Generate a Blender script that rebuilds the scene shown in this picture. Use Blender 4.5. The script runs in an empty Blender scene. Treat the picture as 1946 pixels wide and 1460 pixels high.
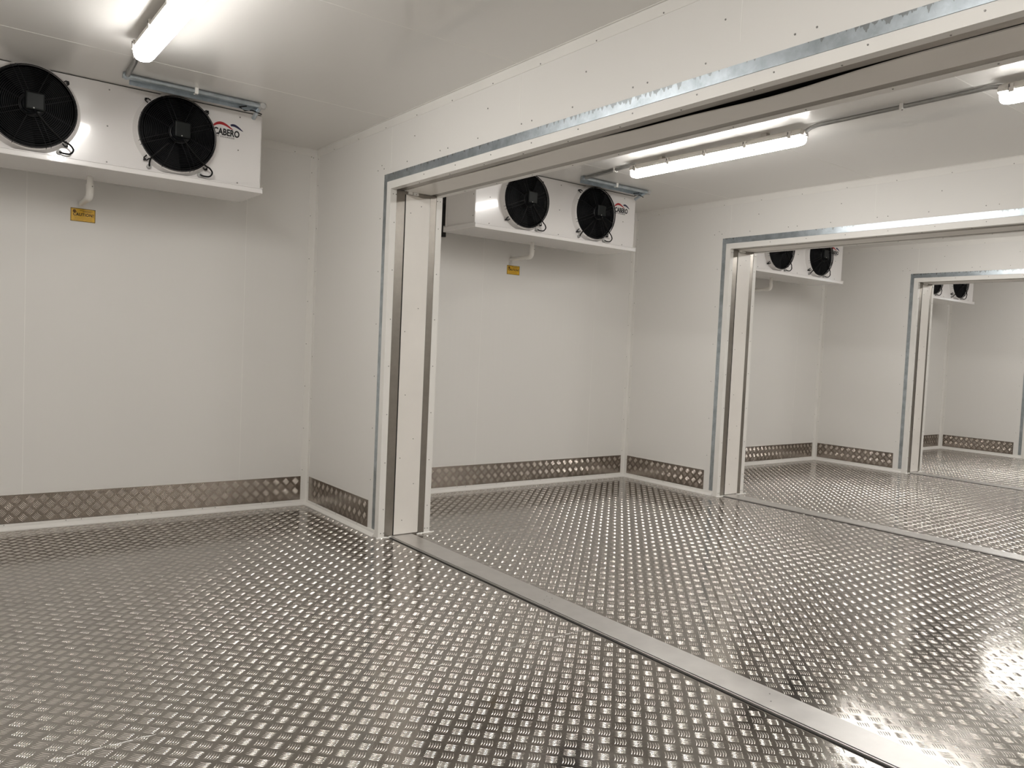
import bpy, math, random
from mathutils import Vector, Matrix
random.seed(7)
C = bpy.context.scene.collection
SC = bpy.context.scene

# ------------------------------------------------------------ camera, world, exposure
cam_d = bpy.data.cameras.new('camera'); cam = bpy.data.objects.new('camera', cam_d); C.objects.link(cam)
cam_d.sensor_fit = 'HORIZONTAL'; cam_d.sensor_width = 36.0
cam_d.lens = 1491.5 / 1946 * 36.0
_r = Vector((0.7977016993904134, -0.6013951747168798, 0.04467485441386759))
_f = Vector((0.6030011767532995, 0.7964064174790761, -0.04611289442530712))
_u = _r.cross(_f).normalized()
cam.matrix_world = Matrix(((_r.x, _u.x, -_f.x, -2.3022), (_r.y, _u.y, -_f.y, -5.5075), (_r.z, _u.z, -_f.z, 1.2287), (0, 0, 0, 1)))
cam_d.clip_start = 0.02
SC.camera = cam
w = bpy.data.worlds.new('world'); SC.world = w; w.use_nodes = True
w.node_tree.nodes['Background'].inputs[0].default_value = (0.02, 0.02, 0.02, 1)
LAMP = 54.0                                   # radiance of the fluorescent diffusers
SC.view_settings.view_transform = 'Standard'
SC.view_settings.look = 'None'
SC.view_settings.gamma = 1.0
SC.view_settings.use_curve_mapping = False
SC.view_settings.exposure = 0.14
SC.cycles.use_denoising = True
SC.cycles.denoiser = 'OPENIMAGEDENOISE'
SC.cycles.denoising_input_passes = 'RGB_ALBEDO_NORMAL'
SC.cycles.denoising_prefilter = 'ACCURATE'
SC.cycles.use_adaptive_sampling = False
SC.cycles.max_bounces = 16
SC.cycles.diffuse_bounces = 10
SC.cycles.glossy_bounces = 8
SC.cycles.sample_clamp_indirect = 8.0
SC.cycles.caustics_reflective = True

# ------------------------------------------------------------ dimensions (metres)
H = 2.6                                        # ceiling height
XK = [0.0, 3.307, 6.6585, 10.02]               # near face of every dividing wall
T = 0.365                                      # thickness of a dividing wall
XL, XR, YF = -2.942, 13.33, -7.1
OY0, OY1, OZ = -1.155, -6.2, 2.17              # the wide opening in every dividing wall
ROOMS = ['first', 'second', 'third', 'fourth']

# ------------------------------------------------------------ materials
def N(nt, t, **kw):
    n = nt.nodes.new(t)
    for k, v in kw.items():
        if hasattr(n, k): setattr(n, k, v)
    return n
def newmat(name):
    m = bpy.data.materials.new(name); m.use_nodes = True
    return m, m.node_tree, m.node_tree.nodes['Principled BSDF']
def mth(nt, op, a, b=None, c=None, clamp=False):
    n = nt.nodes.new('ShaderNodeMath'); n.operation = op; n.use_clamp = clamp
    for i, v in enumerate((a, b, c)):
        if v is None: continue
        if isinstance(v, (int, float)): n.inputs[i].default_value = v
        else: nt.links.new(v, n.inputs[i])
    return n.outputs[0]
def mixf(nt, f, a, b):
    n = nt.nodes.new('ShaderNodeMix'); n.data_type = 'FLOAT'
    for i, v in ((0, f), (2, a), (3, b)):
        if isinstance(v, (int, float)): n.inputs[i].default_value = v
        else: nt.links.new(v, n.inputs[i])
    return n.outputs[0]
def plain(name, col, rough=0.4, metal=0.0, noise=0.04, nscale=6.0, spec=0.5, bump=0.0, coat=0.0):
    m, nt, b = newmat(name)
    no = N(nt, 'ShaderNodeTexNoise'); no.inputs['Scale'].default_value = nscale; no.inputs['Detail'].default_value = 5
    geo = N(nt, 'ShaderNodeNewGeometry'); nt.links.new(geo.outputs['Position'], no.inputs['Vector'])
    mr = N(nt, 'ShaderNodeMapRange'); mr.inputs[1].default_value = 0.3; mr.inputs[2].default_value = 0.7
    mr.inputs[3].default_value = 1 - noise; mr.inputs[4].default_value = 1 + noise
    nt.links.new(no.outputs[0], mr.inputs[0])
    hs = N(nt, 'ShaderNodeHueSaturation'); hs.inputs['Color'].default_value = (*col, 1)
    nt.links.new(mr.outputs[0], hs.inputs['Value']); nt.links.new(hs.outputs[0], b.inputs['Base Color'])
    nt.links.new(mth(nt, 'MULTIPLY', mr.outputs[0], rough), b.inputs['Roughness'])
    b.inputs['Metallic'].default_value = metal
    b.inputs['Specular IOR Level'].default_value = spec
    b.inputs['Coat Weight'].default_value = coat; b.inputs['Coat Roughness'].default_value = 0.05
    if bump:
        bp = N(nt, 'ShaderNodeBump'); bp.inputs['Distance'].default_value = bump; bp.inputs['Strength'].default_value = 1
        nt.links.new(no.outputs[0], bp.inputs['Height']); nt.links.new(bp.outputs[0], b.inputs['Normal'])
    return m
def panel_mat(name, col, rough, axis, coat=0.0, bump=0.0006):
    """painted steel sandwich panel: faint rolled ribs along one axis, slow waves in the sheet"""
    m, nt, b = newmat(name)
    geo = N(nt, 'ShaderNodeNewGeometry'); sp = N(nt, 'ShaderNodeSeparateXYZ'); nt.links.new(geo.outputs['Position'], sp.inputs[0])
    rib = mth(nt, 'SINE', mth(nt, 'MULTIPLY', sp.outputs[axis], 2 * math.pi / 0.05))
    no = N(nt, 'ShaderNodeTexNoise'); no.inputs['Scale'].default_value = 1.3; no.inputs['Detail'].default_value = 3
    nt.links.new(geo.outputs['Position'], no.inputs['Vector'])
    h = mth(nt, 'ADD', mth(nt, 'MULTIPLY', rib, 0.00004), mth(nt, 'MULTIPLY', no.outputs[0], bump * 4))
    bp = N(nt, 'ShaderNodeBump'); bp.inputs['Distance'].default_value = 1.0; bp.inputs['Strength'].default_value = 1.0
    nt.links.new(h, bp.inputs['Height']); nt.links.new(bp.outputs[0], b.inputs['Normal'])
    b.inputs['Base Color'].default_value = (*col, 1)
    b.inputs['Roughness'].default_value = rough
    b.inputs['Coat Weight'].default_value = coat; b.inputs['Coat Roughness'].default_value = 0.08
    return m
def plate_mat(name, col, rough, wave=1.0):
    """rolled aluminium sheet, slightly buckled and dulled in patches"""
    m, nt, b = newmat(name)
    geo = N(nt, 'ShaderNodeNewGeometry')
    n1 = N(nt, 'ShaderNodeTexNoise'); n1.inputs['Scale'].default_value = 1.1; n1.inputs['Detail'].default_value = 2
    n2 = N(nt, 'ShaderNodeTexNoise'); n2.inputs['Scale'].default_value = 9; n2.inputs['Detail'].default_value = 6
    n3 = N(nt, 'ShaderNodeTexNoise'); n3.inputs['Scale'].default_value = 160; n3.inputs['Detail'].default_value = 2
    for n in (n1, n2, n3): nt.links.new(geo.outputs['Position'], n.inputs['Vector'])
    h = mth(nt, 'ADD', mth(nt, 'MULTIPLY', n1.outputs[0], 0.006 * wave), mth(nt, 'ADD', mth(nt, 'MULTIPLY', n2.outputs[0], 0.0003), mth(nt, 'MULTIPLY', n3.outputs[0], 0.00008)))
    bp = N(nt, 'ShaderNodeBump'); bp.inputs['Distance'].default_value = 1.0; bp.inputs['Strength'].default_value = 1.0
    nt.links.new(h, bp.inputs['Height']); nt.links.new(bp.outputs[0], b.inputs['Normal'])
    b.inputs['Metallic'].default_value = 1.0
    val = mth(nt, 'ADD', 1.0, mth(nt, 'MULTIPLY', mth(nt, 'SUBTRACT', n2.outputs[0], 0.5), 0.35))
    hs = N(nt, 'ShaderNodeHueSaturation'); hs.inputs['Color'].default_value = (*col, 1)
    nt.links.new(val, hs.inputs['Value']); nt.links.new(hs.outputs[0], b.inputs['Base Color'])
    nt.links.new(mth(nt, 'MULTIPLY', mth(nt, 'ADD', n2.outputs[0], 0.5), rough), b.inputs['Roughness'])
    return m
def galv_mat():
    m, nt, b = newmat('galvanised_steel')
    geo = N(nt, 'ShaderNodeNewGeometry')
    vo = N(nt, 'ShaderNodeTexVoronoi'); vo.inputs['Scale'].default_value = 90
    no = N(nt, 'ShaderNodeTexNoise'); no.inputs['Scale'].default_value = 14; no.inputs['Detail'].default_value = 6
    for n in (vo, no): nt.links.new(geo.outputs['Position'], n.inputs['Vector'])
    cr = N(nt, 'ShaderNodeValToRGB'); e = cr.color_ramp.elements
    e[0].position = 0.25; e[0].color = (0.36, 0.41, 0.44, 1); e[1].position = 0.75; e[1].color = (0.60, 0.66, 0.71, 1)
    mx = mth(nt, 'ADD', mth(nt, 'MULTIPLY', vo.outputs['Color'], 0.12), mth(nt, 'MULTIPLY', no.outputs[0], 0.88))
    nt.links.new(mx, cr.inputs[0])
    # dull drip marks hanging from the strip's upper edge, in patches along its length
    sp = N(nt, 'ShaderNodeSeparateXYZ'); nt.links.new(geo.outputs['Position'], sp.inputs[0])
    st = N(nt, 'ShaderNodeTexNoise'); st.noise_dimensions = '1D'; st.inputs['Scale'].default_value = 42; st.inputs['Detail'].default_value = 3
    nt.links.new(sp.outputs[1], st.inputs['W'])
    pa = N(nt, 'ShaderNodeTexNoise'); pa.noise_dimensions = '1D'; pa.inputs['Scale'].default_value = 1.1
    nt.links.new(mth(nt, 'ADD', sp.outputs[1], mth(nt, 'MULTIPLY', sp.outputs[0], 0.37)), pa.inputs['W'])
    drip = mth(nt, 'ADD', 2.264, mth(nt, 'MULTIPLY', mth(nt, 'SUBTRACT', mth(nt, 'ADD', st.outputs[0], mth(nt, 'MULTIPLY', pa.outputs[0], 0.9)), 0.98), -0.09))
    mk = mth(nt, 'MULTIPLY', mth(nt, 'GREATER_THAN', sp.outputs[2], drip), mth(nt, 'LESS_THAN', sp.outputs[2], 2.27))
    mc = N(nt, 'ShaderNodeMix'); mc.data_type = 'RGBA'; nt.links.new(mth(nt, 'MULTIPLY', mk, 0.6), mc.inputs[0])
    nt.links.new(cr.outputs[0], mc.inputs[6]); mc.inputs[7].default_value = (0.16, 0.16, 0.15, 1)
    nt.links.new(mc.outputs[2], b.inputs['Base Color'])
    b.inputs['Metallic'].default_value = 0.9; b.inputs['Roughness'].default_value = 0.33
    bp = N(nt, 'ShaderNodeBump'); bp.inputs['Distance'].default_value = 0.0008
    nt.links.new(no.outputs[0], bp.inputs['Height']); nt.links.new(bp.outputs[0], b.inputs['Normal'])
    return m
def emit_mat():
    m, nt, b = newmat('lit_diffuser')
    m.cycles.emission_sampling = 'FRONT'
    b.inputs['Base Color'].default_value = (0.9, 0.9, 0.88, 1); b.inputs['Roughness'].default_value = 0.3
    b.inputs['Emission Color'].default_value = (1.0, 0.972, 0.93, 1)
    # the tube behind the prismatic cover sends most of its light down, less out of the sides
    geo = N(nt, 'ShaderNodeNewGeometry'); sp = N(nt, 'ShaderNodeSeparateXYZ'); nt.links.new(geo.outputs['Normal'], sp.inputs[0])
    dn = mth(nt, 'MAXIMUM', mth(nt, 'MULTIPLY', sp.outputs[2], -1.0), 0.0)
    nt.links.new(mth(nt, 'MULTIPLY', mth(nt, 'ADD', mth(nt, 'MULTIPLY', dn, 0.60), 0.40), LAMP), b.inputs['Emission Strength'])
    return m
WALLC = (0.775, 0.762, 0.738)
M = dict(
    wall_x=panel_mat('wall_panel_paint', WALLC, 0.42, 0),
    wall_y=panel_mat('divider_panel_paint', WALLC, 0.42, 1),
    ceil=panel_mat('ceiling_panel_paint', (0.765, 0.75, 0.725), 0.30, 0, coat=0.4),
    floor=plate_mat('checker_plate_sheet', (0.375, 0.352, 0.325), 0.125, .4),
    bars=plate_mat('checker_plate_bars', (0.72, 0.69, 0.655), 0.15, 0.0),  # same metal as the sheet, colour raised to strengthen the highlights
    kick=plate_mat('kick_plate_sheet', (0.35, 0.31, 0.275), 0.24, .12),
    kbars=plate_mat('kick_plate_bars', (0.62, 0.575, 0.53), 0.17, 0.0),
    white=plain('white_angle_trim', (0.80, 0.785, 0.755), 0.35, noise=0.02),
    board=plain('white_liner_board', (0.80, 0.77, 0.73), 0.36, noise=0.02),
    seal=plain('white_sealant', (0.86, 0.85, 0.82), 0.4, noise=0.03),
    screw=plain('screw_steel', (0.26, 0.25, 0.24), 0.4, 0.6),
    galv=galv_mat(),
    conduit=plain('conduit_steel', (0.36, 0.36, 0.35), 0.35, 0.9, noise=0.12, nscale=25),
    steel=plain('brushed_stainless', (0.34, 0.315, 0.285), 0.36, 1.0, noise=0.05, nscale=30),
    alu=plain('aluminium_threshold', (0.70, 0.685, 0.67), 0.36, 1.0, noise=0.05, nscale=12),
    dark=plain('gap_and_pipe_black', (0.012, 0.011, 0.010), 0.6),  # black for strips drawn as shaded gaps, and for pipe insulation
    black=plain('fan_plastic_and_hole_black', (0.003, 0.0035, 0.0045), 0.6, noise=0.1, spec=0.1),
    wire=plain('black_coated_wire', (0.006, 0.0065, 0.008), 0.35, spec=0.3),
    motor=plain('dark_motor_cover', (0.011, 0.013, 0.013), 0.45, spec=0.25),
    case=plain('white_coated_casing', (0.84, 0.82, 0.81), 0.2, noise=0.015, nscale=3, bump=0.0003, coat=0.7),
    cable=plain('black_cable', (0.006, 0.006, 0.006), 0.5, spec=0.2),
    grom=plain('grey_cable_gland', (0.45, 0.45, 0.44), 0.4),
    pipe=plain('white_plastic_pipe', (0.80, 0.78, 0.74), 0.3),
    hous=plain('lamp_housing_plastic', (0.62, 0.59, 0.55), 0.45),
    yellow=plain('yellow_sign', (0.78, 0.46, 0.025), 0.35, noise=0.05, nscale=40),
    print_=plain('black_print', (0.02, 0.012, 0.008), 0.5),
    dim=plain('brown_print', (0.22, 0.10, 0.01), 0.5),
    red=plain('red_print', (0.42, 0.02, 0.025), 0.45),
    navy=plain('navy_print', (0.015, 0.015, 0.06), 0.45),
    ink=plain('black_ink', (0.012, 0.012, 0.014), 0.45),
    lamp=emit_mat(),
)

# ------------------------------------------------------------ mesh builder
class MB:
    def __init__(s): s.v = []; s.f = []; s.mi = []; s.m = 0; s.sm = []
    def add(s, vs, fs, smooth=False):
        o = len(s.v); s.v += [tuple(p) for p in vs]
        for f in fs: s.f.append(tuple(i + o for i in f)); s.mi.append(s.m); s.sm.append(smooth)
    def box(s, x0, x1, y0, y1, z0, z1):
        x0, x1 = min(x0, x1), max(x0, x1); y0, y1 = min(y0, y1), max(y0, y1); z0, z1 = min(z0, z1), max(z0, z1)
        s.add([(x0, y0, z0), (x1, y0, z0), (x1, y1, z0), (x0, y1, z0), (x0, y0, z1), (x1, y0, z1), (x1, y1, z1), (x0, y1, z1)],
              [(0, 3, 2, 1), (4, 5, 6, 7), (0, 1, 5, 4), (1, 2, 6, 5), (2, 3, 7, 6), (3, 0, 4, 7)])
    def prism(s, pts, d):
        """closed outline pts (3D, planar), extruded by vector d"""
        n = len(pts); a = [Vector(p) for p in pts]; b = [p + Vector(d) for p in a]
        s.add(a + b, [tuple(range(n))[::-1], tuple(range(n, 2 * n))] + [(i, (i + 1) % n, n + (i + 1) % n, n + i) for i in range(n)])
    def tube(s, path, r, n=8, closed=False):
        P = [Vector(p) for p in path]; L = len(P); vs = []; prev = None
        for i in range(L):
            if closed: t = (P[(i + 1) % L] - P[i - 1])
            else: t = P[min(i + 1, L - 1)] - P[max(i - 1, 0)]
            t.normalize()
            if prev is None:
                a = Vector((0, 0, 1)) if abs(t.z) < .9 else Vector((1, 0, 0)); nn = t.cross(a).normalized()
            else:
                nn = (prev - t * prev.dot(t)).normalized()
            prev = nn; bn = t.cross(nn)
            rr = r[i] if isinstance(r, (list, tuple)) else r
            for k in range(n):
                an = 2 * math.pi * k / n; vs.append(P[i] + (nn * math.cos(an) + bn * math.sin(an)) * rr)
        fs = []
        for i in range(L if closed else L - 1):
            j = (i + 1) % L
            for k in range(n): fs.append((i * n + k, i * n + (k + 1) % n, j * n + (k + 1) % n, j * n + k))
        s.add(vs, fs, True)
        if not closed: s.add([vs[k] for k in range(n)], [tuple(range(n))[::-1]]); s.add(vs[-n:], [tuple(range(n))])
    def lathe_y(s, prof, cx, cz, n=48):
        """profile of (radius, y) turned about an axis parallel to y"""
        vs = []; L = len(prof)
        for r, y in prof:
            for k in range(n): an = 2 * math.pi * k / n; vs.append((cx + r * math.cos(an), y, cz + r * math.sin(an)))
        fs = [(i * n + k, (i + 1) * n + k, (i + 1) * n + (k + 1) % n, i * n + (k + 1) % n) for i in range(L - 1) for k in range(n)]
        s.add(vs, fs, True)
        s.add([vs[k] for k in range(n)], [tuple(range(n))]); s.add(vs[-n:], [tuple(range(n))[::-1]])
    def screw(s, p, axis, r=0.0042, h=0.0022):
        """low domed screw head standing on a surface; axis is the outward normal"""
        ax = Vector(axis); a = Vector((0, 0, 1)) if abs(ax.z) < .5 else Vector((1, 0, 0)); e1 = ax.cross(a).normalized(); e2 = ax.cross(e1)
        P = Vector(p); vs = []; n = 6
        for rr, hh in ((r, -0.0006), (r * .8, h)):
            for k in range(n): an = 2 * math.pi * k / n; vs.append(P + e1 * rr * math.cos(an) + e2 * rr * math.sin(an) + ax * hh)
        s.add(vs, [(k, (k + 1) % n, n + (k + 1) % n, n + k) for k in range(n)] + [tuple(range(n, 2 * n))])
    def build(s, name, mats, parent=None, loc=None, bevel=0.0, origin=None):
        if not isinstance(mats, (list, tuple)): mats = [mats]
        me = bpy.data.meshes.new(name)
        vs = s.v if origin is None else [(a - origin[0], b - origin[1], c - origin[2]) for a, b, c in s.v]
        me.from_pydata(vs, [], s.f)
        for m in mats: me.materials.append(m)
        for p, mi, sm in zip(me.polygons, s.mi, s.sm): p.material_index = mi; p.use_smooth = sm
        me.update()
        import bmesh
        bm = bmesh.new(); bm.from_mesh(me); bmesh.ops.recalc_face_normals(bm, faces=bm.faces); bm.to_mesh(me); bm.free()
        o = bpy.data.objects.new(name, me); C.objects.link(o)
        if parent: o.parent = parent
        if origin is not None: o.location = origin
        if loc is not None: o.location = loc
        if bevel:
            b = o.modifiers.new('bevel', 'BEVEL'); b.width = bevel; b.segments = 2; b.limit_method = 'ANGLE'
        return o
def struct(o): o['kind'] = 'structure'; return o
def empty(name, loc, label=None, cat=None, group=None):
    o = bpy.data.objects.new(name, None); o.empty_display_size = .1; C.objects.link(o); o.location = loc
    if label: o['label'] = label
    if cat: o['category'] = cat
    if group: o['group'] = group
    return o
def copy_tree(o, parent=None):
    c = o.copy(); C.objects.link(c); c.parent = parent
    for ch in list(o.children): copy_tree(ch, c)
    return c
def text_mesh(name, body, size, mat, parent, loc, rot, extrude=0.0006, offset=0.0, sx=1.0, align='LEFT', spacing=1.0):
    cu = bpy.data.curves.new(name, 'FONT'); cu.body = body; cu.size = size; cu.extrude = extrude; cu.offset = offset
    cu.align_x = align; cu.space_character = spacing; cu.resolution_u = 4
    t = bpy.data.objects.new(name, cu); C.objects.link(t)
    dg = bpy.context.evaluated_depsgraph_get(); dg.update()
    me = bpy.data.meshes.new_from_object(t.evaluated_get(dg))
    bpy.data.objects.remove(t, do_unlink=True)
    me.materials.clear(); me.materials.append(mat)
    o = bpy.data.objects.new(name, me); C.objects.link(o); o.parent = parent
    o.location = loc; o.rotation_euler = rot; o.scale = (sx, 1, 1)
    return o

# ------------------------------------------------------------ floor, ceiling, outer walls
import numpy as np
def tread(name, base_box, rects, to3d, mats, hgt=.0016, hw=.0023, tall=None):
    """a flat plate plus its raised five-bar pattern, one mesh; rects are (u0, u1, v0, v1) areas that carry bars"""
    S = 0.0513; P = 0.0081; ln = 0.0208
    # one bar in local (along, across, height): lens outline, steep flanks, rounded crown
    A = np.array([-1, -.55, 0, .55, 1.0]); Wd = np.array([0, .80, 1, .80, 0]); arc = .0035
    base = []
    for side in (-1, 1):
        for i in (1, 2, 3): base.append((A[i] * ln, side * hw * Wd[i], 0))                 # 0-2, 3-5 foot
    base += [(-ln, 0, 0), (ln, 0, 0)]                                                      # 6, 7 tips
    for side in (-1, 1):
        for i in (1, 2, 3): base.append((A[i] * ln * .96, side * hw * Wd[i] * .66, hgt * (.66 if i != 2 else .74)))   # 8-10, 11-13 shoulder
    base += [(A[i] * ln * .90, 0, hgt * (.90 if i != 2 else 1)) for i in (1, 2, 3)]       # 14-16 crown
    base = np.array(base); base[:, 1] += arc * (base[:, 0] / ln) ** 2
    faces4 = [(0, 1, 9, 8), (1, 2, 10, 9), (8, 9, 15, 14), (9, 10, 16, 15), (4, 3, 11, 12), (5, 4, 12, 13), (12, 11, 14, 15), (13, 12, 15, 16)]
    faces3 = [(6, 0, 8), (6, 8, 14), (3, 6, 11), (11, 6, 14), (2, 7, 10), (10, 7, 16), (7, 5, 13), (7, 13, 16)]
    c = math.sqrt(.5); V = []
    for (u0, u1, v0, v1) in rects:
        # cell centres on a lattice turned by 45 degrees
        D = S * math.sqrt(2); ox, oy = -1.2135, -3.193
        for par in (0, 1):
            du = ox + par * D / 2; dv = oy + par * D / 2
            # par 0: bars along (1,-1); par 1: bars along (1,1)
            us = du + D * np.arange(math.ceil((u0 - du) / D), math.floor((u1 - du) / D) + 1)
            vs = dv + D * np.arange(math.ceil((v0 - dv) / D), math.floor((v1 - dv) / D) + 1)
            U, W = np.meshgrid(us, vs); cen = np.stack([U.ravel(), W.ravel()], 1)
            ax = np.array([c, -c]) if par == 0 else np.array([c, c]); ay = np.array([c, c]) if par == 0 else np.array([-c, c])
            for k in range(-2, 3):
                ctr = cen + ay * (k * P - .0015)
                xy = ctr[:, None, :] + base[None, :, 0:1] * ax + base[None, :, 1:2] * ay
                ok = (xy[:, :, 0].min(1) > u0) & (xy[:, :, 0].max(1) < u1) & ((xy[:, :, 1].min(1) > v0) & (xy[:, :, 1].max(1) < v1) if tall else (xy[:, 7, 1] > v0) & (xy[:, 7, 1] <= v1))
                xy = xy[ok]; z = np.broadcast_to(base[:, 2], xy.shape[:2])
                V.append(np.concatenate([xy, z[:, :, None]], 2))
    V = np.concatenate(V); nb = len(V); P3 = to3d(V.reshape(-1, 3))
    x0, x1, y0, y1, z0, z1 = base_box
    bv = np.array([(x0, y0, z0), (x1, y0, z0), (x1, y1, z0), (x0, y1, z0), (x0, y0, z1), (x1, y0, z1), (x1, y1, z1), (x0, y1, z1)])
    bf = np.array([(0, 3, 2, 1), (4, 5, 6, 7), (0, 1, 5, 4), (1, 2, 6, 5), (2, 3, 7, 6), (3, 0, 4, 7)])
    off = 8 + len(base) * np.arange(nb)
    q = (np.array(faces4)[None] + off[:, None, None]).reshape(-1, 4); t = (np.array(faces3)[None] + off[:, None, None]).reshape(-1, 3)
    loops = np.concatenate([bf.ravel(), q.ravel(), t.ravel()]); nq = 6 + len(q)
    start = np.concatenate([np.arange(nq) * 4, nq * 4 + np.arange(len(t)) * 3])
    me = bpy.data.meshes.new(name); allv = np.concatenate([bv, P3]).astype(np.float32)
    me.vertices.add(len(allv)); me.vertices.foreach_set('co', allv.ravel())
    me.loops.add(len(loops)); me.loops.foreach_set('vertex_index', loops.astype(np.int32))
    me.polygons.add(len(start)); me.polygons.foreach_set('loop_start', start.astype(np.int32))
    tot = np.concatenate([np.full(nq, 4), np.full(len(t), 3)]).astype(np.int32)
    mi = np.ones(len(start), np.int32); mi[:6] = 0; sm = np.ones(len(start), bool); sm[:6] = False
    for m in mats: me.materials.append(m)
    me.polygons.foreach_set('material_index', mi); me.polygons.foreach_set('use_smooth', sm)
    me.update(calc_edges=True); me.validate()
    o = bpy.data.objects.new(name, me); C.objects.link(o); return o
frects = []
for k in range(5):
    xa = XL if k == 0 else XK[k - 1] + .24; xb = (XK[k] + .062) if k < 4 else XR
    xw0 = XL if k == 0 else XK[k - 1] + T
    xw1 = XK[k] if k < 4 else XR
    # inside the room proper, then the strips that run into the opening
    for (va, vb) in ((-1.16, -.02), (-6.2, -1.16), (YF, -6.2)):
        inner = va > -1.2 or vb < -6.19
        frects.append(((xw0 + .015) if inner else xa, (xw1 - .015) if inner else xb, va, vb))
floor = struct(tread('floor', (XL - .15, XR + .15, YF - .15, .15, -.12, 0), frects, lambda p: p, [M['floor'], M['bars']]))
b = MB()
for k in range(4):
    x0 = XL if k == 0 else XK[k - 1] + .25; x1 = XK[k] + .07
    for y in ((-3.01, -5.0) if k != 1 else (-1.38, -3.02, -5.0)):
        x = x0 + .03
        while x < x1 - .05:
            L = .012 + .05 * random.random()
            if random.random() < .62:
                pts = [(x + L * i / 4, y + .007 * (random.random() - .5), .0006) for i in range(5)]
                b.tube(pts, .0012, 5)
            x += L + .012
b.build('sheet_joint', M['alu'], floor)
b = MB(); b.box(XL - .15, XR + .15, YF - .15, .15, H, H + .12); ceil = struct(b.build('ceiling', M['ceil']))
b = MB()
for k in range(5):
    x0 = XL if k == 0 else XK[k - 1] + T; x1 = XK[k] if k < 4 else XR
    for y in (-1.13, -2.41, -3.72, -5.0, -6.3):
        b.box(x0, x1, y - .0022, y + .0022, H - .0006, H + .001)
b.build('panel_joint', M['seal'], ceil)
b = MB(); b.box(XL - .15, XR + .15, 0, .12, 0, H); wb = struct(b.build('wall_back', M['wall_x']))
b = MB()
for k in range(5):
    X = XK[k] if k < 4 else XR
    for d in (-.50, -1.80): b.box(X + d - .0018, X + d + .0018, -.0006, .001, .2, H)
b.build('panel_joint', M['seal'], wb)
b = MB(); b.box(XL - .12, XL, YF, 0, 0, H); struct(b.build('wall_left', M['wall_y']))
b = MB(); b.box(XR, XR + .12, YF, 0, 0, H); struct(b.build('wall_right', M['wall_y']))
b = MB(); b.box(XL - .15, XR + .15, YF - .12, YF, 0, H); struct(b.build('wall_front', M['wall_x']))

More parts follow.
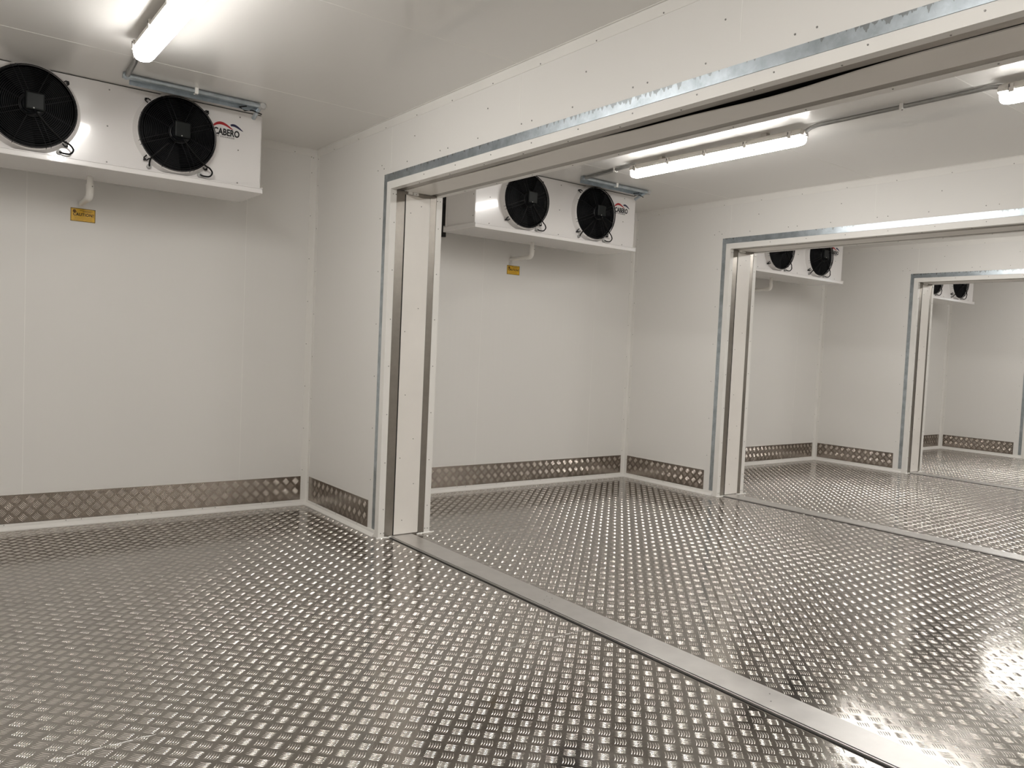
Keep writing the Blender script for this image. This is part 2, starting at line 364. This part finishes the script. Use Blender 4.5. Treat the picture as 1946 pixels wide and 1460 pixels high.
# ------------------------------------------------------------ dividing walls with their wide openings
def divider(k):
    X = XK[k]
    b = MB()
    b.box(X, X + T, -1.135, 0, 0, H)
    b.box(X, X + T, YF, OY1 - .02, 0, H)
    b.box(X, X + T, OY1 - .02, -1.135, 2.195, H)
    wall = struct(b.build('wall_divider', M['wall_y']))
    b = MB(); b.m = 0
    for y in (-2.43, -3.71, -5.0):
        b.box(X - .0008, X + .001, y - .002, y + .002, 2.34, H)
    b.box(X - .0008, X + .001, -1.141, -1.137, 2.30, H)
    b.build('panel_joint', M['seal'], wall)
    b = MB()
    for i in range(14):                                   # screws in the panel around the opening
        y = -1.0 - i * .37
        b.screw((X, y + .03, 2.305), (-1, 0, 0)); b.screw((X, y - .05, 2.44 if i % 2 else 2.305), (-1, 0, 0))
    for i in range(7): b.screw((X, -1.02, .35 + i * .33), (-1, 0, 0), .0035)
    b.build('screw', M['screw'], wall)
    # --- the opening's lining
    d = empty('door_%d' % (k + 1), (X, OY0, 0)); d['kind'] = 'structure'
    g = MB()                                              # galvanised strip round the front of the opening
    g.box(X - .004, X, -1.106, -1.066, .045, 2.216)
    g.box(X - .004, X, OY1 - .09, -1.066, 2.216, 2.264)
    g.box(X - .004, X, OY1 - .09, OY1 - .05, .045, 2.216)
    g.box(X - .0075, X - .0042, OY1 - .05, -1.106, 2.2165, 2.222)
    go = g.build('galvanised_strip', M['galv'], d); go.matrix_parent_inverse = Matrix.Translation((-X, -OY0, 0))
    def fin(mb, name, mat, bevel=0):
        o = mb.build(name, mat, d, bevel=bevel); o.matrix_parent_inverse = Matrix.Translation((-X, -OY0, 0)); return o
    zt = 2.216
    for side in (0, 1):                                   # white angles on both faces
        a = MB()
        if side == 0: f0, f1, r0, r1 = X - .0045, X, X - .0045, X + .038
        else: f0, f1, r0, r1 = X + T, X + T + .0045, X + .327, X + T + .0045
        a.box(f0, f1, -1.146, -1.106, 0, zt); a.box(r0, r1, -1.155, -1.146, 0, OZ + .009)
        a.box(f0, f1, OY1 + .009, -1.146, OZ + .009, zt); a.box(r0, r1, OY1 + .009, -1.155, OZ, OZ + .009)
        a.box(f0, f1, OY1 - .05, OY1, 0, zt); a.box(r0, r1, OY1, OY1 + .009, 0, OZ + .009)
        a.m = 1
        n = 0
        z = .18
        sx = X + (.026 if side == 0 else .345)
        while z < 2.1:
            a.screw((sx, -1.155, z), (0, -1, 0), .0036); z += .285 + .03 * random.random()
        for z in (.03, 2.14): a.screw((sx - .012, -1.155, z), (0, -1, 0), .0036); a.screw((sx + .008, -1.155, z), (0, -1, 0), .0036)
        y = -1.45
        while y > OY1 + .1:
            a.screw((sx, y, OZ), (0, 0, -1), .0036)
            if side == 0: a.screw((X - .0045, y - .1, 2.198), (-1, 0, 0), .0036)
            y -= .33
        fin(a, 'white_angle', [M['white'], M['screw']])
    s = MB()                                              # stainless lining sheet behind the board
    s.box(X + .0385, X + .3265, -1.1525, -1.134, 0, 2.168); s.box(X + .03, X + .335, OY1, OY1 - .012, 0, 2.19)
    s.box(X + .0385, X + .084, OY1 + .012, -1.1535, 2.1715, 2.178); s.box(X + .284, X + .3265, OY1 + .012, -1.1535, 2.1715, 2.178)
    s.box(X + .285, X + .3262, -1.1532, -1.1525, 1.075, 1.079)
    fin(s, 'steel_lining', M['steel'])
    s = MB()                                              # black strips put in as the shade of the gaps beside the boards
    s.box(X + .0985, X + .107, -1.1535, -1.1525, 0, 2.15); s.box(X + .277, X + .2815, -1.1535, -1.1525, 0, 2.15)
    s.box(X + .084, X + .284, OY1 + .012, -1.155, 2.183, 2.194)
    fin(s, 'dark_gap_strip', M['dark'])
    s = MB()                                              # door edge board standing in the jamb
    s.prism([(X + .105, -1.156, 0.012), (X + .279, -1.156, 0.012), (X + .279, -1.156, 2.148), (X + .225, -1.156, 2.142),
             (X + .19, -1.156, 2.146), (X + .105, -1.156, 2.15)], (0, .010, 0))
    s.m = 1
    for dx, z in ((.215, 2.09), (.14, 2.04), (.15, .9), (.22, 1.45), (.13, .5), (.235, .33), (.16, .1), (.22, .62), (.13, 1.3)):
        s.screw((X + dx, -1.156, z), (0, -1, 0), .0036)
    fin(s, 'jamb_board', [M['board'], M['screw']])
    s = MB()
    s.box(X + .105, X + .279, OY1, OY1 + .01, 0.012, 2.148); fin(s, 'jamb_board', M['board'])
    s = MB()                                              # small roller bracket above the board
    s.box(X + .15, X + .185, -1.17, -1.146, 2.150, 2.168); s.box(X + .115, X + .145, -1.165, -1.146, 2.152, 2.17)
    s.m = 1; s.screw((X + .168, -1.17, 2.156), (0, -1, 0), .003)
    fin(s, 'bracket', [M['seal'], M['screw']])
    # soffit board, one edge bowed down and away from the black strip
    s = MB(); n = 60; L = OY1 - OY0; vs = []
    bow = {0: 1.0, 1: .35, 2: .25, 3: .25}[k]
    for i in range(n + 1):
        t = i / n; y = OY0 - .004 + (L + .008) * t
        w1 = (math.exp(-((y + 3.80) / .33) ** 2) + .30 * math.exp(-((y + 3.15) / .25) ** 2) + .10 * math.sin(y * 5.1) + .1) * bow
        xl = X + .0875 + .020 * w1; zd = -.011 * w1
        vs += [(xl, y, OZ - .0005 + zd), (X + .280, y, OZ - .0005), (X + .280, y, OZ + .004), (xl, y, OZ + .004 + zd)]
    fs = [(0, 1, 2, 3), tuple(4 * n + j for j in (3, 2, 1, 0))]
    for i in range(n):
        for j in range(4): fs.append((4 * i + j, 4 * i + (j + 1) % 4, 4 * i + 4 + (j + 1) % 4, 4 * i + 4 + j))
    s.add(vs, fs); s.m = 1
    for i in range(12):
        y = -1.35 - .40 * i; s.screw((X + (.24 if i % 2 else .15 + .03 * (i % 3)), y, OZ + .002), (0, 0, -1), .0036)
    fin(s, 'soffit_board', [M['board'], M['screw']])
    # threshold
    s = MB()
    s.box(X + .085, X + .235, OY1, OY0, 0, .007); s.box(X + .071, X + .077, OY1, OY0, 0, .0075)
    s.m = 1; s.box(X + .064, X + .0845, OY1, OY0, 0, .0018)
    s.m = 2
    for y in (-2.62, -2.66, -3.9, -5.1): s.screw((X + .14, y, .007), (0, 0, 1), .003, .001); s.screw((X + .19, y + .04, .007), (0, 0, 1), .003, .001)
    fin(s, 'threshold', [M['alu'], M['dark'], M['screw']])
    s = MB()                                              # lumpy sealant at the feet of the jamb
    for (xa, xb, dy) in ((-.02, .10, .004), (.27, .40, .004)):
        pts = [(X + xa + (xb - xa) * i / 14, -1.158 - .012 * random.random(), .002) for i in range(15)]
        s.tube(pts, [.004 + .004 * random.random() for _ in pts], 6)
    fin(s, 'sealant_bead', M['seal'])
for k in range(4): divider(k)

# ------------------------------------------------------------ checker plate kick plates, white angles in the corners
def cove(path_ax, fixed, a0, a1, sgn, mb):
    """floor angle with a sloping foot; path_ax 'x' runs along the back wall, 'y' along a dividing wall"""
    prof = [(0, 0), (.024, 0), (.024, .004), (.007, .022), (.004, .040), (0, .040)]
    if path_ax == 'x': mb.prism([(a0, fixed - p, z) for p, z in prof], (a1 - a0, 0, 0))
    else: mb.prism([(fixed + sgn * p, a0, z) for p, z in prof], (0, a1 - a0, 0))
trim_n = [0]
def trim(mb, mats):
    trim_n[0] += 1; return struct(mb.build('trim_%d' % trim_n[0], mats))
for k in range(5):
    x0 = XL if k == 0 else XK[k - 1] + T; x1 = XK[k] if k < 4 else XR
    struct(tread('baseboard_back', (x0 + .05, x1 - .05, -.004, 0, .032, .214), [(x0 + .05, x1 - .05, .042, .213)], lambda p: np.stack([p[:, 0], -.004 - p[:, 2], p[:, 1]], 1), [M['kick'], M['kbars']], tall=True))
    ya = -1.0 if k < 4 else YF; struct(tread('baseboard_right', (x1 - .004, x1, ya, -.045, .040, .214), [(ya, -.046, .042, .213)], lambda p: np.stack([x1 - .004 - p[:, 2], p[:, 0], p[:, 1]], 1), [M['kick'], M['kbars']], tall=True))
    ya = -1.0 if k else YF; struct(tread('baseboard_left', (x0, x0 + .004, ya, -.045, .040, .214), [(ya, -.046, .042, .213)], lambda p: np.stack([x0 + .004 + p[:, 2], p[:, 0], p[:, 1]], 1), [M['kick'], M['kbars']], tall=True))
    m = MB(); cove('x', 0, x0, x1, 1, m); m.m = 1
    x = x1 - .25
    while x > x0 + .1: m.screw((x, -.0045, .034), (0, -1, 0), .0036); m.screw((x - .085, -.0045, .034), (0, -1, 0), .0036); x -= .41
    trim(m, [M['white'], M['screw']])
    ye = -1.106 if k < 4 else YF
    m = MB(); cove('y', x1, 0, ye, -1, m); m.m = 1
    y = -.2
    while y > -1.05: m.screw((x1 - .0045, y, .034), (-1, 0, 0), .0036); y -= .33
    trim(m, [M['white'], M['screw']])
    m = MB(); cove('y', x0, 0, -1.106 if k else YF, 1, m); trim(m, M['white'])
    # corner angles, with screws
    m = MB(); m.box(x1 - .050, x1, -.0025, 0, .036, H - .0525); m.box(x1 - .0025, x1, -.042, -.0025, .036, H - .0525)
    m.prism([(x1 - .0025, -.0025, .036), (x1 - .008, -.0025, .036), (x1 - .0025, -.008, .036)], (0, 0, H - .09)); m.m = 1
    z = .26
    while z < 2.5: m.screw((x1 - .040, -.0025, z), (0, -1, 0), .0036); m.screw((x1 - .0025, -.034, z - .09), (-1, 0, 0), .0036); z += .31
    for dx in (.03, .045): m.screw((x1 - dx, -.0025, 2.53 + dx * .3), (0, -1, 0), .0036)
    m.screw((x1 - .0025, -.03, 2.53), (-1, 0, 0), .0036)
    trim(m, [M['white'], M['screw']])
    m = MB(); m.box(x0 + .0025, x0 + .05, -.0025, 0, .036, H - .0525); m.box(x0, x0 + .0025, -.05, 0, .036, H - .0525); trim(m, M['white'])
    # ceiling angles
    m = MB(); m.box(x0, x1, -.0025, 0, H - .052, H - .003); m.box(x0, x1, -.012, 0, H - .003, H); m.m = 1
    x = x1 - .17
    while x > x0: m.screw((x, -.0025, H - .042), (0, -1, 0), .0036); x -= .36
    trim(m, [M['white'], M['screw']])
    m = MB(); m.box(x1 - .0025, x1, YF, -.0025, H - .052, H - .003); m.box(x1 - .012, x1, YF, -.012, H - .003, H); m.m = 1
    y = -.3
    while y > YF: m.screw((x1 - .0025, y, H - .045), (-1, 0, 0), .0036); y -= .38
    trim(m, [M['white'], M['screw']])
    m = MB(); m.box(x0, x0 + .0025, YF, -.0025, H - .052, H); trim(m, M['white'])

# ------------------------------------------------------------ unit coolers (two fans, white casing, drip tray)
CX = -1.455                                             # centre of a cooler relative to its dividing wall
def fan(parent, cx, cz, two_loops):
    fy = -.20                                            # casing front, relative to the cooler's origin
    s = MB(); s.lathe_y([(.235, fy), (.232, fy - .006), (.221, fy - .020), (.217, fy - .042), (.210, fy - .042), (.208, fy - .004)], cx, cz, 64)
    sh = s.build('fan', M['case'], parent)
    s = MB(); s.lathe_y([(.209, fy - .003), (.207, fy - .010), (.0, fy - .010)], cx, cz, 48)
    # black disc painted for the dark of the uncut hole behind the blades
    s.build('fan_dark_disc', M['black'], sh)
    s = MB(); s.lathe_y([(.052, fy - .012), (.055, fy - .04), (.045, fy - .052)], cx, cz, 28)
    for q in range(5):
        a0 = q * 2 * math.pi / 5; vs = []
        for i in range(7):
            r = .05 + .15 * i / 6
            for j in range(5):
                a = a0 + (j / 4) * (.95 - .25 * i / 6) + .35 * i / 6
                vs.append((cx + r * math.cos(a), fy - .016 - .022 * (j / 4), cz + r * math.sin(a)))
        s.add(vs, [(i * 5 + j, i * 5 + j + 1, (i + 1) * 5 + j + 1, (i + 1) * 5 + j) for i in range(6) for j in range(4)], True)
    s.build('fan_blades', M['black'], sh)
    # wire guard: rings and spokes on a shallow basket
    s = MB()
    def ringpts(r, y, n=56): return [(cx + r * math.cos(2 * math.pi * i / n), y, cz + r * math.sin(2 * math.pi * i / n)) for i in range(n)]
    for i in range(15):
        r = .062 + .0088 * i * 1.02; s.tube(ringpts(r, fy - .078 + .006 * (i / 14) ** 2), .0013, 4, True)
    for r, y, w_ in ((.200, -.070, .0016), (.207, -.062, .0016), (.211, -.054, .0018), (.214, -.045, .0018), (.2155, -.036, .0018), (.217, -.026, .0032), (.2165, -.018, .002)):
        s.tube(ringpts(r, fy + y), w_, 5, True)
    for q in range(8):
        a = math.radians(22.5 + 45 * q); da = .0
        for off in ((-.012, .012) if q % 2 == 0 else (0.0,)):
            pts = []
            for r, y in ((.05, -.080), (.12, -.080), (.185, -.076), (.205, -.066), (.216, -.045), (.2185, -.024)):
                aa = a + off / max(r, .05); pts.append((cx + r * math.cos(aa), fy + y, cz + r * math.sin(aa)))
            s.tube(pts, .0018, 5)
    s.lathe_y([(.060, fy - .074), (.060, fy - .080), (.045, fy - .081)], cx, cz, 32)
    s.build('fan_guard', M['wire'], sh)
    # dark band seen between the basket's rings
    s = MB(); n = 56
    vs = [];
    for r, y in ((.2085, -.042), (.2075, -.030), (.2065, -.012)):
        vs += [(cx + r * math.cos(2 * math.pi * i / n), fy + y, cz + r * math.sin(2 * math.pi * i / n)) for i in range(n)]
    s.add(vs, [(j * n + i, j * n + (i + 1) % n, (j + 1) * n + (i + 1) % n, (j + 1) * n + i) for j in range(2) for i in range(n)], True)
    s.build('fan_ring', M['black'], sh)
    # mounting feet
    for a in (45, 135, 225, 315):
        a = math.radians(a); s = MB()
        e = Vector((math.cos(a), 0, math.sin(a))); t = Vector((-math.sin(a), 0, math.cos(a))); c = Vector((cx, fy, cz))
        s.tube([c + e * .214 + t * .011 + Vector((0, -.030, 0)), c + e * .236 + t * .010 + Vector((0, -.018, 0)), c + e * .246 + Vector((0, -.010, 0)),
                c + e * .236 - t * .010 + Vector((0, -.018, 0)), c + e * .214 - t * .011 + Vector((0, -.030, 0))], .0035, 6)
        s.tube([c + e * .240, c + e * .240 + Vector((0, -.022, 0))], .006, 8)
        s.build('guard_foot', M['wire'], sh)
    # motor cover in the middle of the guard
    s = MB(); s.box(cx - .032, cx + .056, fy - .105, fy - .07, cz - .028, cz + .062)
    mo = s.build('motor_cover', M['motor'], sh, bevel=.008)
    s = MB(); s.lathe_y([(.047, fy - .02), (.047, fy - .076), (.040, fy - .088)], cx - .005, cz, 28)
    s.tube([(cx + .01, fy - .10, cz - .03), (cx + .012, fy - .103, cz - .045), (cx - .03, fy - .095, cz - .052), (cx - .045, fy - .085, cz - .03)], .005, 6)
    s.m = 1; s.screw((cx + .006, fy - .105, cz - .020), (0, -1, 0), .004, .002)
    s.build('motor', [M['black'], M['grom']], sh)
    # supply cable looping from the guard into the casing
    s = MB()
    def loop(pts, g):
        P = [Vector(p) for p in pts]; out = []
        for i in range(len(P) - 1):
            p0 = P[max(i - 1, 0)]; p1 = P[i]; p2 = P[i + 1]; p3 = P[min(i + 2, len(P) - 1)]
            for j in range(6):
                t = j / 6
                out.append(.5 * ((2 * p1) + (p2 - p0) * t + (2 * p0 - 5 * p1 + 4 * p2 - p3) * t * t + (3 * p1 - p0 - 3 * p2 + p3) * t ** 3))
        out.append(P[-1]); s.m = 0; s.tube(out, .0048, 7)
        s.m = 1; s.tube([Vector(g) + Vector((0, .0, 0)), Vector(g) + Vector((0, -.014, 0))], .013, 12); s.tube([Vector(g), Vector(g) + Vector((0, -.02, 0))], .009, 10)
    gx, gz = cx + .135, cz - .207
    loop([(cx + .02, fy - .09, cz - .035), (cx + .085, fy - .088, cz - .11), (cx + .145, fy - .075, cz - .158), (cx + .178, fy - .055, cz - .168),
          (cx + .197, fy - .045, cz - .190), (cx + .185, fy - .035, cz - .212), (cx + .155, fy - .028, cz - .214), (gx, fy - .018, gz)], (gx, fy, gz))
    if two_loops:
        gx, gz = cx - .145, cz - .205
        loop([(cx - .06, fy - .088, cz - .07), (cx - .12, fy - .08, cz - .135), (cx - .145, fy - .06, cz - .165), (cx - .148, fy - .035, cz - .188), (gx, fy - .018, gz)], (gx, fy, gz))
    s.build('fan_cable', [M['cable'], M['grom']], sh)
    return sh
def make_cooler(label):
    root = empty('unit_cooler', (0, 0, 0), label, 'cooler', 'twin fan coolers under the ceiling')
    # origin: centre of the cooler at the underside of its tray; local y -.22 is the tray's front edge
    s = MB(); s.box(-.840, .840, -.200, .215, .030, .478); case = s.build('casing', M['case'], root, bevel=.003)
    for sx in (-1, 1):
        s = MB(); s.box(sx * .840, sx * .8425, -.200, -.155, .040, .476); s.m = 1
        for z in (.09, .25, .42): s.screw((sx * .8425, -.175, z), (sx, 0, 0), .005)
        s.build('edge_flange', [M['case'], M['screw']], case)
        s = MB(); s.box(sx * .840, sx * .8425, .19, .215, .040, .476); s.build('edge_flange', M['case'], case)
    for dx in (-.71, -.02, .702):
        for z in (.045, .243, .443):
            s = MB(); s.screw((dx + (.0 if z < .4 else .006), -.200, z), (0, -1, 0), .005); s.build('screw', M['screw'], case)
    s = MB(); L_, F_, D_ = .853, -.222, .225
    s.box(-L_, L_, F_, D_, 0, .003); s.box(-L_, L_, F_, F_ + .003, .003, .032); s.box(-L_, L_, D_ - .003, D_, .003, .05)
    for sx in (-1, 1): s.box(sx * L_, sx * (L_ - .003), F_, D_, .003, .036)
    s.box(-L_, L_, F_ - .004, F_, .027, .032)
    s.build('drip_tray', M['case'], root, bevel=.001)
    s = MB(); s.box(-.838, .838, -.1985, .21, .478, .4815); s.build('top_dark_strip', M['dark'], root)  # black strip in place of the shaded gap under the ceiling
    fan(root, -.388, .262, False); fan(root, .342, .262, True)
    # drain
    s = MB(); px = -.057; R_ = .03
    pts = [(px, .09, .0), (px, .09, -.085)]
    for i in range(7): a = math.radians(90 * i / 6); pts.append((px, .09 + .035 * (1 - math.cos(a)), -.085 - .035 * math.sin(a)))
    pts += [(px, .25, -.121), (px, .385, -.122)]
    s.tube(pts, .0165, 14)
    s.tube([(px, .09, -.045), (px, .09, -.085)] + pts[2:9] + [(px, .17, -.120)], .0205, 14)
    s.m = 1; s.screw((px + .010, .09 - .018, -.058), (0, -1, 0), .004)
    s.build('drain_pipe', [M['pipe'], M['screw']], root)
    s = MB()
    s.tube([(-.79, .33, -.02), (-.79, .33, .485)], .026, 12); s.tube([(-.79, .33, .25), (-.82, .22, .25)], .018, 10)
    s.build('insulated_pipe', M['dark'], root)
    # printed mark by the right-hand fan
    lg = MB(); y0 = -.2008
    def arch(x0, x1, zb, h, th0, mat, skew=.45):
        lg.m = mat; n = 18; up = []; lo = []
        for i in range(n + 1):
            t = i / n; x = x0 + (x1 - x0) * t; tt = t ** .8
            z = zb[0] + (zb[1] - zb[0]) * t + h * math.sin(math.pi * tt); th = th0 * (.35 + .65 * math.sin(math.pi * min(1, t * 1.0 + .08)) ** .6) if 0 < i < n else th0 * .15
            up.append((x, z)); lo.append((x + .002, z - th))
        vs = [(x, y0, z) for x, z in up] + [(x, y0, z) for x, z in lo] + [(x, y0 + .001, z) for x, z in up] + [(x, y0 + .001, z) for x, z in lo]
        m_ = n + 1
        lg.add(vs, [(i, i + 1, m_ + i + 1, m_ + i) for i in range(n)] + [(2 * m_ + i, 3 * m_ + i, 3 * m_ + i + 1, 2 * m_ + i + 1) for i in range(n)] +
               [(i, 2 * m_ + i, 2 * m_ + i + 1, i + 1) for i in range(n)])
    arch(.548, .668, (.366, .360), .031, .017, 0); arch(.650, .728, (.386, .362), .016, .016, 1)
    logo = lg.build('logo', [M['red'], M['navy']], root)
    text_mesh('lettering', 'CABERO', .054, M['ink'], logo, (.552, y0, .318), (math.pi / 2, 0, 0), offset=.0019, sx=.745, spacing=1.0)
    text_mesh('tagline', 'HEAT EXCHANGER', .0125, M['ink'], logo, (.552, y0, .303), (math.pi / 2, 0, 0), sx=.95, spacing=1.28)
    return root
NAMES_C = ['white twin fan cooler in the nearest room, left fan cut off by the picture edge',
           'white twin fan cooler seen whole through the first opening, beside the ceiling lamp',
           'white twin fan cooler seen through the second opening, fans half hidden by the lintel',
           'smallest and farthest white twin fan cooler, seen through the third opening']
proto = make_cooler(NAMES_C[0])
for k in range(4):
    r_ = proto if k == 0 else copy_tree(proto)
    r_.location = (XK[k] + CX, -.38, 2.118); r_['label'] = NAMES_C[k]
    if k:
        for ch in r_.children:
            if ch.name.startswith('logo'): ch.location.x += .045

# ------------------------------------------------------------ ceiling lamps
def make_lamp():
    root = empty('ceiling_lamp', (0, 0, 0), 'x', 'lamp', 'lit batten lamps on the ceiling')
    L2 = .685
    # rounded diffuser: cross-section swept along y with rounded ends
    def sweep(mb, prof, ends, open_top=False):
        vs = []; m_ = len(prof)
        for y, sc, dz in ends:
            for x, z in prof: vs.append((x * sc, y, z0 + (z - z0) * (1 - (1 - sc) * .6) + dz))
        fs = [(i * m_ + j, (i + 1) * m_ + j, (i + 1) * m_ + (j + 1) % m_, i * m_ + (j + 1) % m_) for i in range(len(ends) - 1) for j in range(m_ - 1 if open_top else m_)]
        fs += [tuple(range(m_)), tuple(range((len(ends) - 1) * m_, len(ends) * m_))[::-1]]
        mb.add(vs, fs, True)
    z0 = -.062
    prof = [(-.046, -.062), (-.047, -.075), (-.043, -.092), (-.032, -.105), (-.015, -.111), (0, -.112), (.015, -.111), (.032, -.105), (.043, -.092), (.047, -.075), (.046, -.062)]
    ends = [(-L2, .72, .0), (-L2 + .008, .84, 0), (-L2 + .022, .94, 0), (-L2 + .045, 1, 0), (L2 - .045, 1, 0), (L2 - .022, .94, 0), (L2 - .008, .84, 0), (L2, .72, 0)]
    s = MB(); sweep(s, prof, ends, True); s.build('diffuser', M['lamp'], root)
    z0 = -.02
    prof = [(-.050, -.062), (-.050, -.050), (-.040, -.030), (-.034, -.024), (.034, -.024), (.040, -.030), (.050, -.050), (.050, -.062)]
    ends = [(-L2 - .004, .84, 0), (-L2 + .03, 1, 0), (L2 - .03, 1, 0), (L2 + .004, .84, 0)]
    s = MB(); sweep(s, prof, ends)
    for y in (-L2, L2): s.tube([(0, y - .018 * (1 if y < 0 else -1), -.042), (0, y + .0, -.042)], .014, 10)
    for y in (-.42, .42): s.box(-.018, .018, y - .02, y + .02, -.026, 0)
    for f in s.sm: pass
    s.sm = [False] * len(s.sm)
    s.build('housing', M['hous'], root)
    for sx in (-1, 1):
        for i in range(5):
            y = -L2 + .06 + (2 * L2 - .12) * i / 4
            s = MB(); s.box(sx * .048, sx * .056, y - .011, y + .011, -.074, -.052); s.box(sx * .044, sx * .053, y - .006, y + .006, -.052, -.034)
            s.m = 1; s.box(sx * .048, sx * .0555, y + .0115, y + .0145, -.066, -.036)
            s.build('clip', [M['hous'], M['screw']], root)
    return root
lp = make_lamp()
LL = [['lit batten lamp in the nearest room, cut by the top edge of the picture', 'second lit batten lamp of the nearest room, behind and above the viewer'],
      ['lit batten lamp seen whole through the first opening, with its bright streak on the ceiling', 'lit batten lamp at the right edge of the picture, only its end showing'],
      ['lit lamp on the third room ceiling, nearer its cooler', 'lit lamp on the third room ceiling, far from its cooler'],
      ['lit lamp on the fourth room ceiling, nearer its cooler', 'lit lamp on the fourth room ceiling, far from its cooler']]
first = True
for k in range(4):
    for j, yc in enumerate((-2.105, -4.53)):
        o = lp if first else copy_tree(lp); first = False
        o.location = (XK[k] - (1.475 if k == 0 else 1.50), yc, H); o['label'] = LL[k][j]
o = copy_tree(lp); o.location = (XK[3] + 1.83, -2.105, H); o['label'] = 'added unseen lamp lighting the last room, past the fourth opening'  # extra lamp out of view, added so the fifth room is lit

# ------------------------------------------------------------ conduits
def make_conduit():
    root = empty('conduit', (0, 0, 0), 'x', 'conduit', 'galvanised conduits along the ceilings')
    zc = -.016
    s = MB(); s.tube([(.045, .575, zc), (.03, .30, zc), (0, .10, zc), (0, -.01, zc)], .0125, 12); s.build('tube', M['conduit'], root)
    s = MB(); s.tube([(0, -1.38, zc - .026), (0, -1.42, zc - .006), (0, -1.46, zc), (0, -2.38, zc), (0, -2.42, zc - .006), (0, -2.45, zc - .026)], .0115, 12)
    s.build('tube', M['conduit'], root)
    s = MB(); s.tube([(.033, .58, zc), (.775, .58, zc)], .0125, 12); s.build('tube', M['galv'], root)
    s = MB(); s.box(.07, .775, .594, .645, -.018, -.010); s.box(.07, .775, .6455, .650, -.040, -.010); s.build('support_rail', M['galv'], root)
    s = MB(); s.tube([(.775, .60, zc), (.775, .66, zc - .012), (.775, .73, zc - .040)], .0125, 12); s.build('tube', M['galv'], root)
    for p in ((.045, .58), (.775, .585)):
        s = MB(); s.tube([(p[0] - .02, p[1], zc), (p[0] + .018, p[1], zc)], .0175, 12); s.tube([(p[0], p[1] - .02, zc), (p[0], p[1] + .018, zc)], .0165, 12)
        s.build('elbow', M['grom'] if p[0] > .1 else M['galv'], root)
    for x, y in ((.40, .58), (.018, .2), (0, -1.95)):
        s = MB(); s.box(x - .009, x + .009, y - .016, y + .016, -.032, 0) if x > .1 else s.box(x - .016, x + .016, y - .009, y + .009, -.031, 0)
        s.m = 1; s.screw((x, y, -.031), (0, 0, -1), .005, .004); s.build('saddle_clip', [M['seal'], M['screw']], root)
    s = MB(); s.tube([(.69, .60, -.030), (.66, .635, -.033), (.70, .665, -.040), (.735, .64, -.036), (.80, .66, -.042)], .0035, 6); s.build('cable', M['cable'], root)
    return root
cd = make_conduit()
LC = ['galvanised ceiling conduit in the nearest room, turning above the nearest cooler', 'galvanised ceiling conduit joining the two lamps seen through the first opening',
      'galvanised ceiling conduit in the third room, above the third cooler', 'galvanised ceiling conduit in the fourth room, above the farthest cooler']
for k in range(4):
    o = cd if k == 0 else copy_tree(cd)
    o.location = (XK[k] - (1.475 if k == 0 else 1.50), -1.415, H); o['label'] = LC[k]
# (lamp ends at y -1.42 and -2.79, next one begins at -3.845)

# ------------------------------------------------------------ caution signs on the back wall
def make_sign(x, z, w_, h_, label):
    root = empty('caution_sign', (x, 0, z), label, 'sign', 'yellow caution signs under the coolers')
    s = MB(); s.box(-w_ / 2, w_ / 2, -.002, 0, -h_ / 2, h_ / 2); s.build('plate', M['yellow'], root)
    s = MB()
    def dash(x0, x1, z0, z1): s.box(x0, x1, -.0024, -.0019, z0, z1)
    n = 16; bw = .0042
    for i in range(n):
        a = -w_ / 2 + w_ * i / n; L = w_ / n * .66
        for zz in (h_ / 2 - bw, -h_ / 2):
            s.prism([(a, -.0024, zz), (a + L, -.0024, zz), (min(a + L + .003, w_ / 2), -.0024, zz + bw), (a + .003, -.0024, zz + bw)], (0, .0005, 0))
    n = 10
    for i in range(n):
        a = -h_ / 2 + h_ * i / n; L = h_ / n * .62
        for xx in (-w_ / 2, w_ / 2 - bw):
            s.prism([(xx, -.0024, a), (xx + bw, -.0024, a + .003), (xx + bw, -.0024, min(a + L + .003, h_ / 2)), (xx, -.0024, a + L)], (0, .0005, 0))
    s.build('border', M['print_'], root)
    s = MB()
    s.lathe_y([(.009, -.0024), (.009, -.0019), (.0, -.0019)], -w_ / 2 + .021, h_ / 2 - .018, 16)
    s.box(-w_ / 2 + .012, -w_ / 2 + .034, -.0024, -.0019, h_ / 2 - .0255, h_ / 2 - .021)
    for x0, x1, zz in ((-.018, .052, .0255), (-.002, .045, .0185)): s.box(x0, x1, -.0024, -.0019, zz * h_ / .08, zz * h_ / .08 + .0028)
    for x0, x1, zz in ((-.05, .05, -.016), (-.045, .045, -.023), (-.05, .052, -.030)): s.box(x0, x1, -.0021, -.0019, zz * h_ / .08, zz * h_ / .08 + .0012)
    s.build('small_print', M['dim'], root)
    t = text_mesh('lettering', 'CAUTION!', .0255, M['print_'], root, (0.002, -.0024, -.006), (math.pi / 2, 0, 0), extrude=.0004, offset=.0006, sx=.86, align='CENTER', spacing=1.1)
    return root
make_sign(-1.503, 1.925, .136, .080, 'larger yellow caution sign on the nearest back wall, left of the picture')
make_sign(XK[1] - 1.482, 1.904, .136, .078, 'smaller yellow caution sign seen through the first opening')
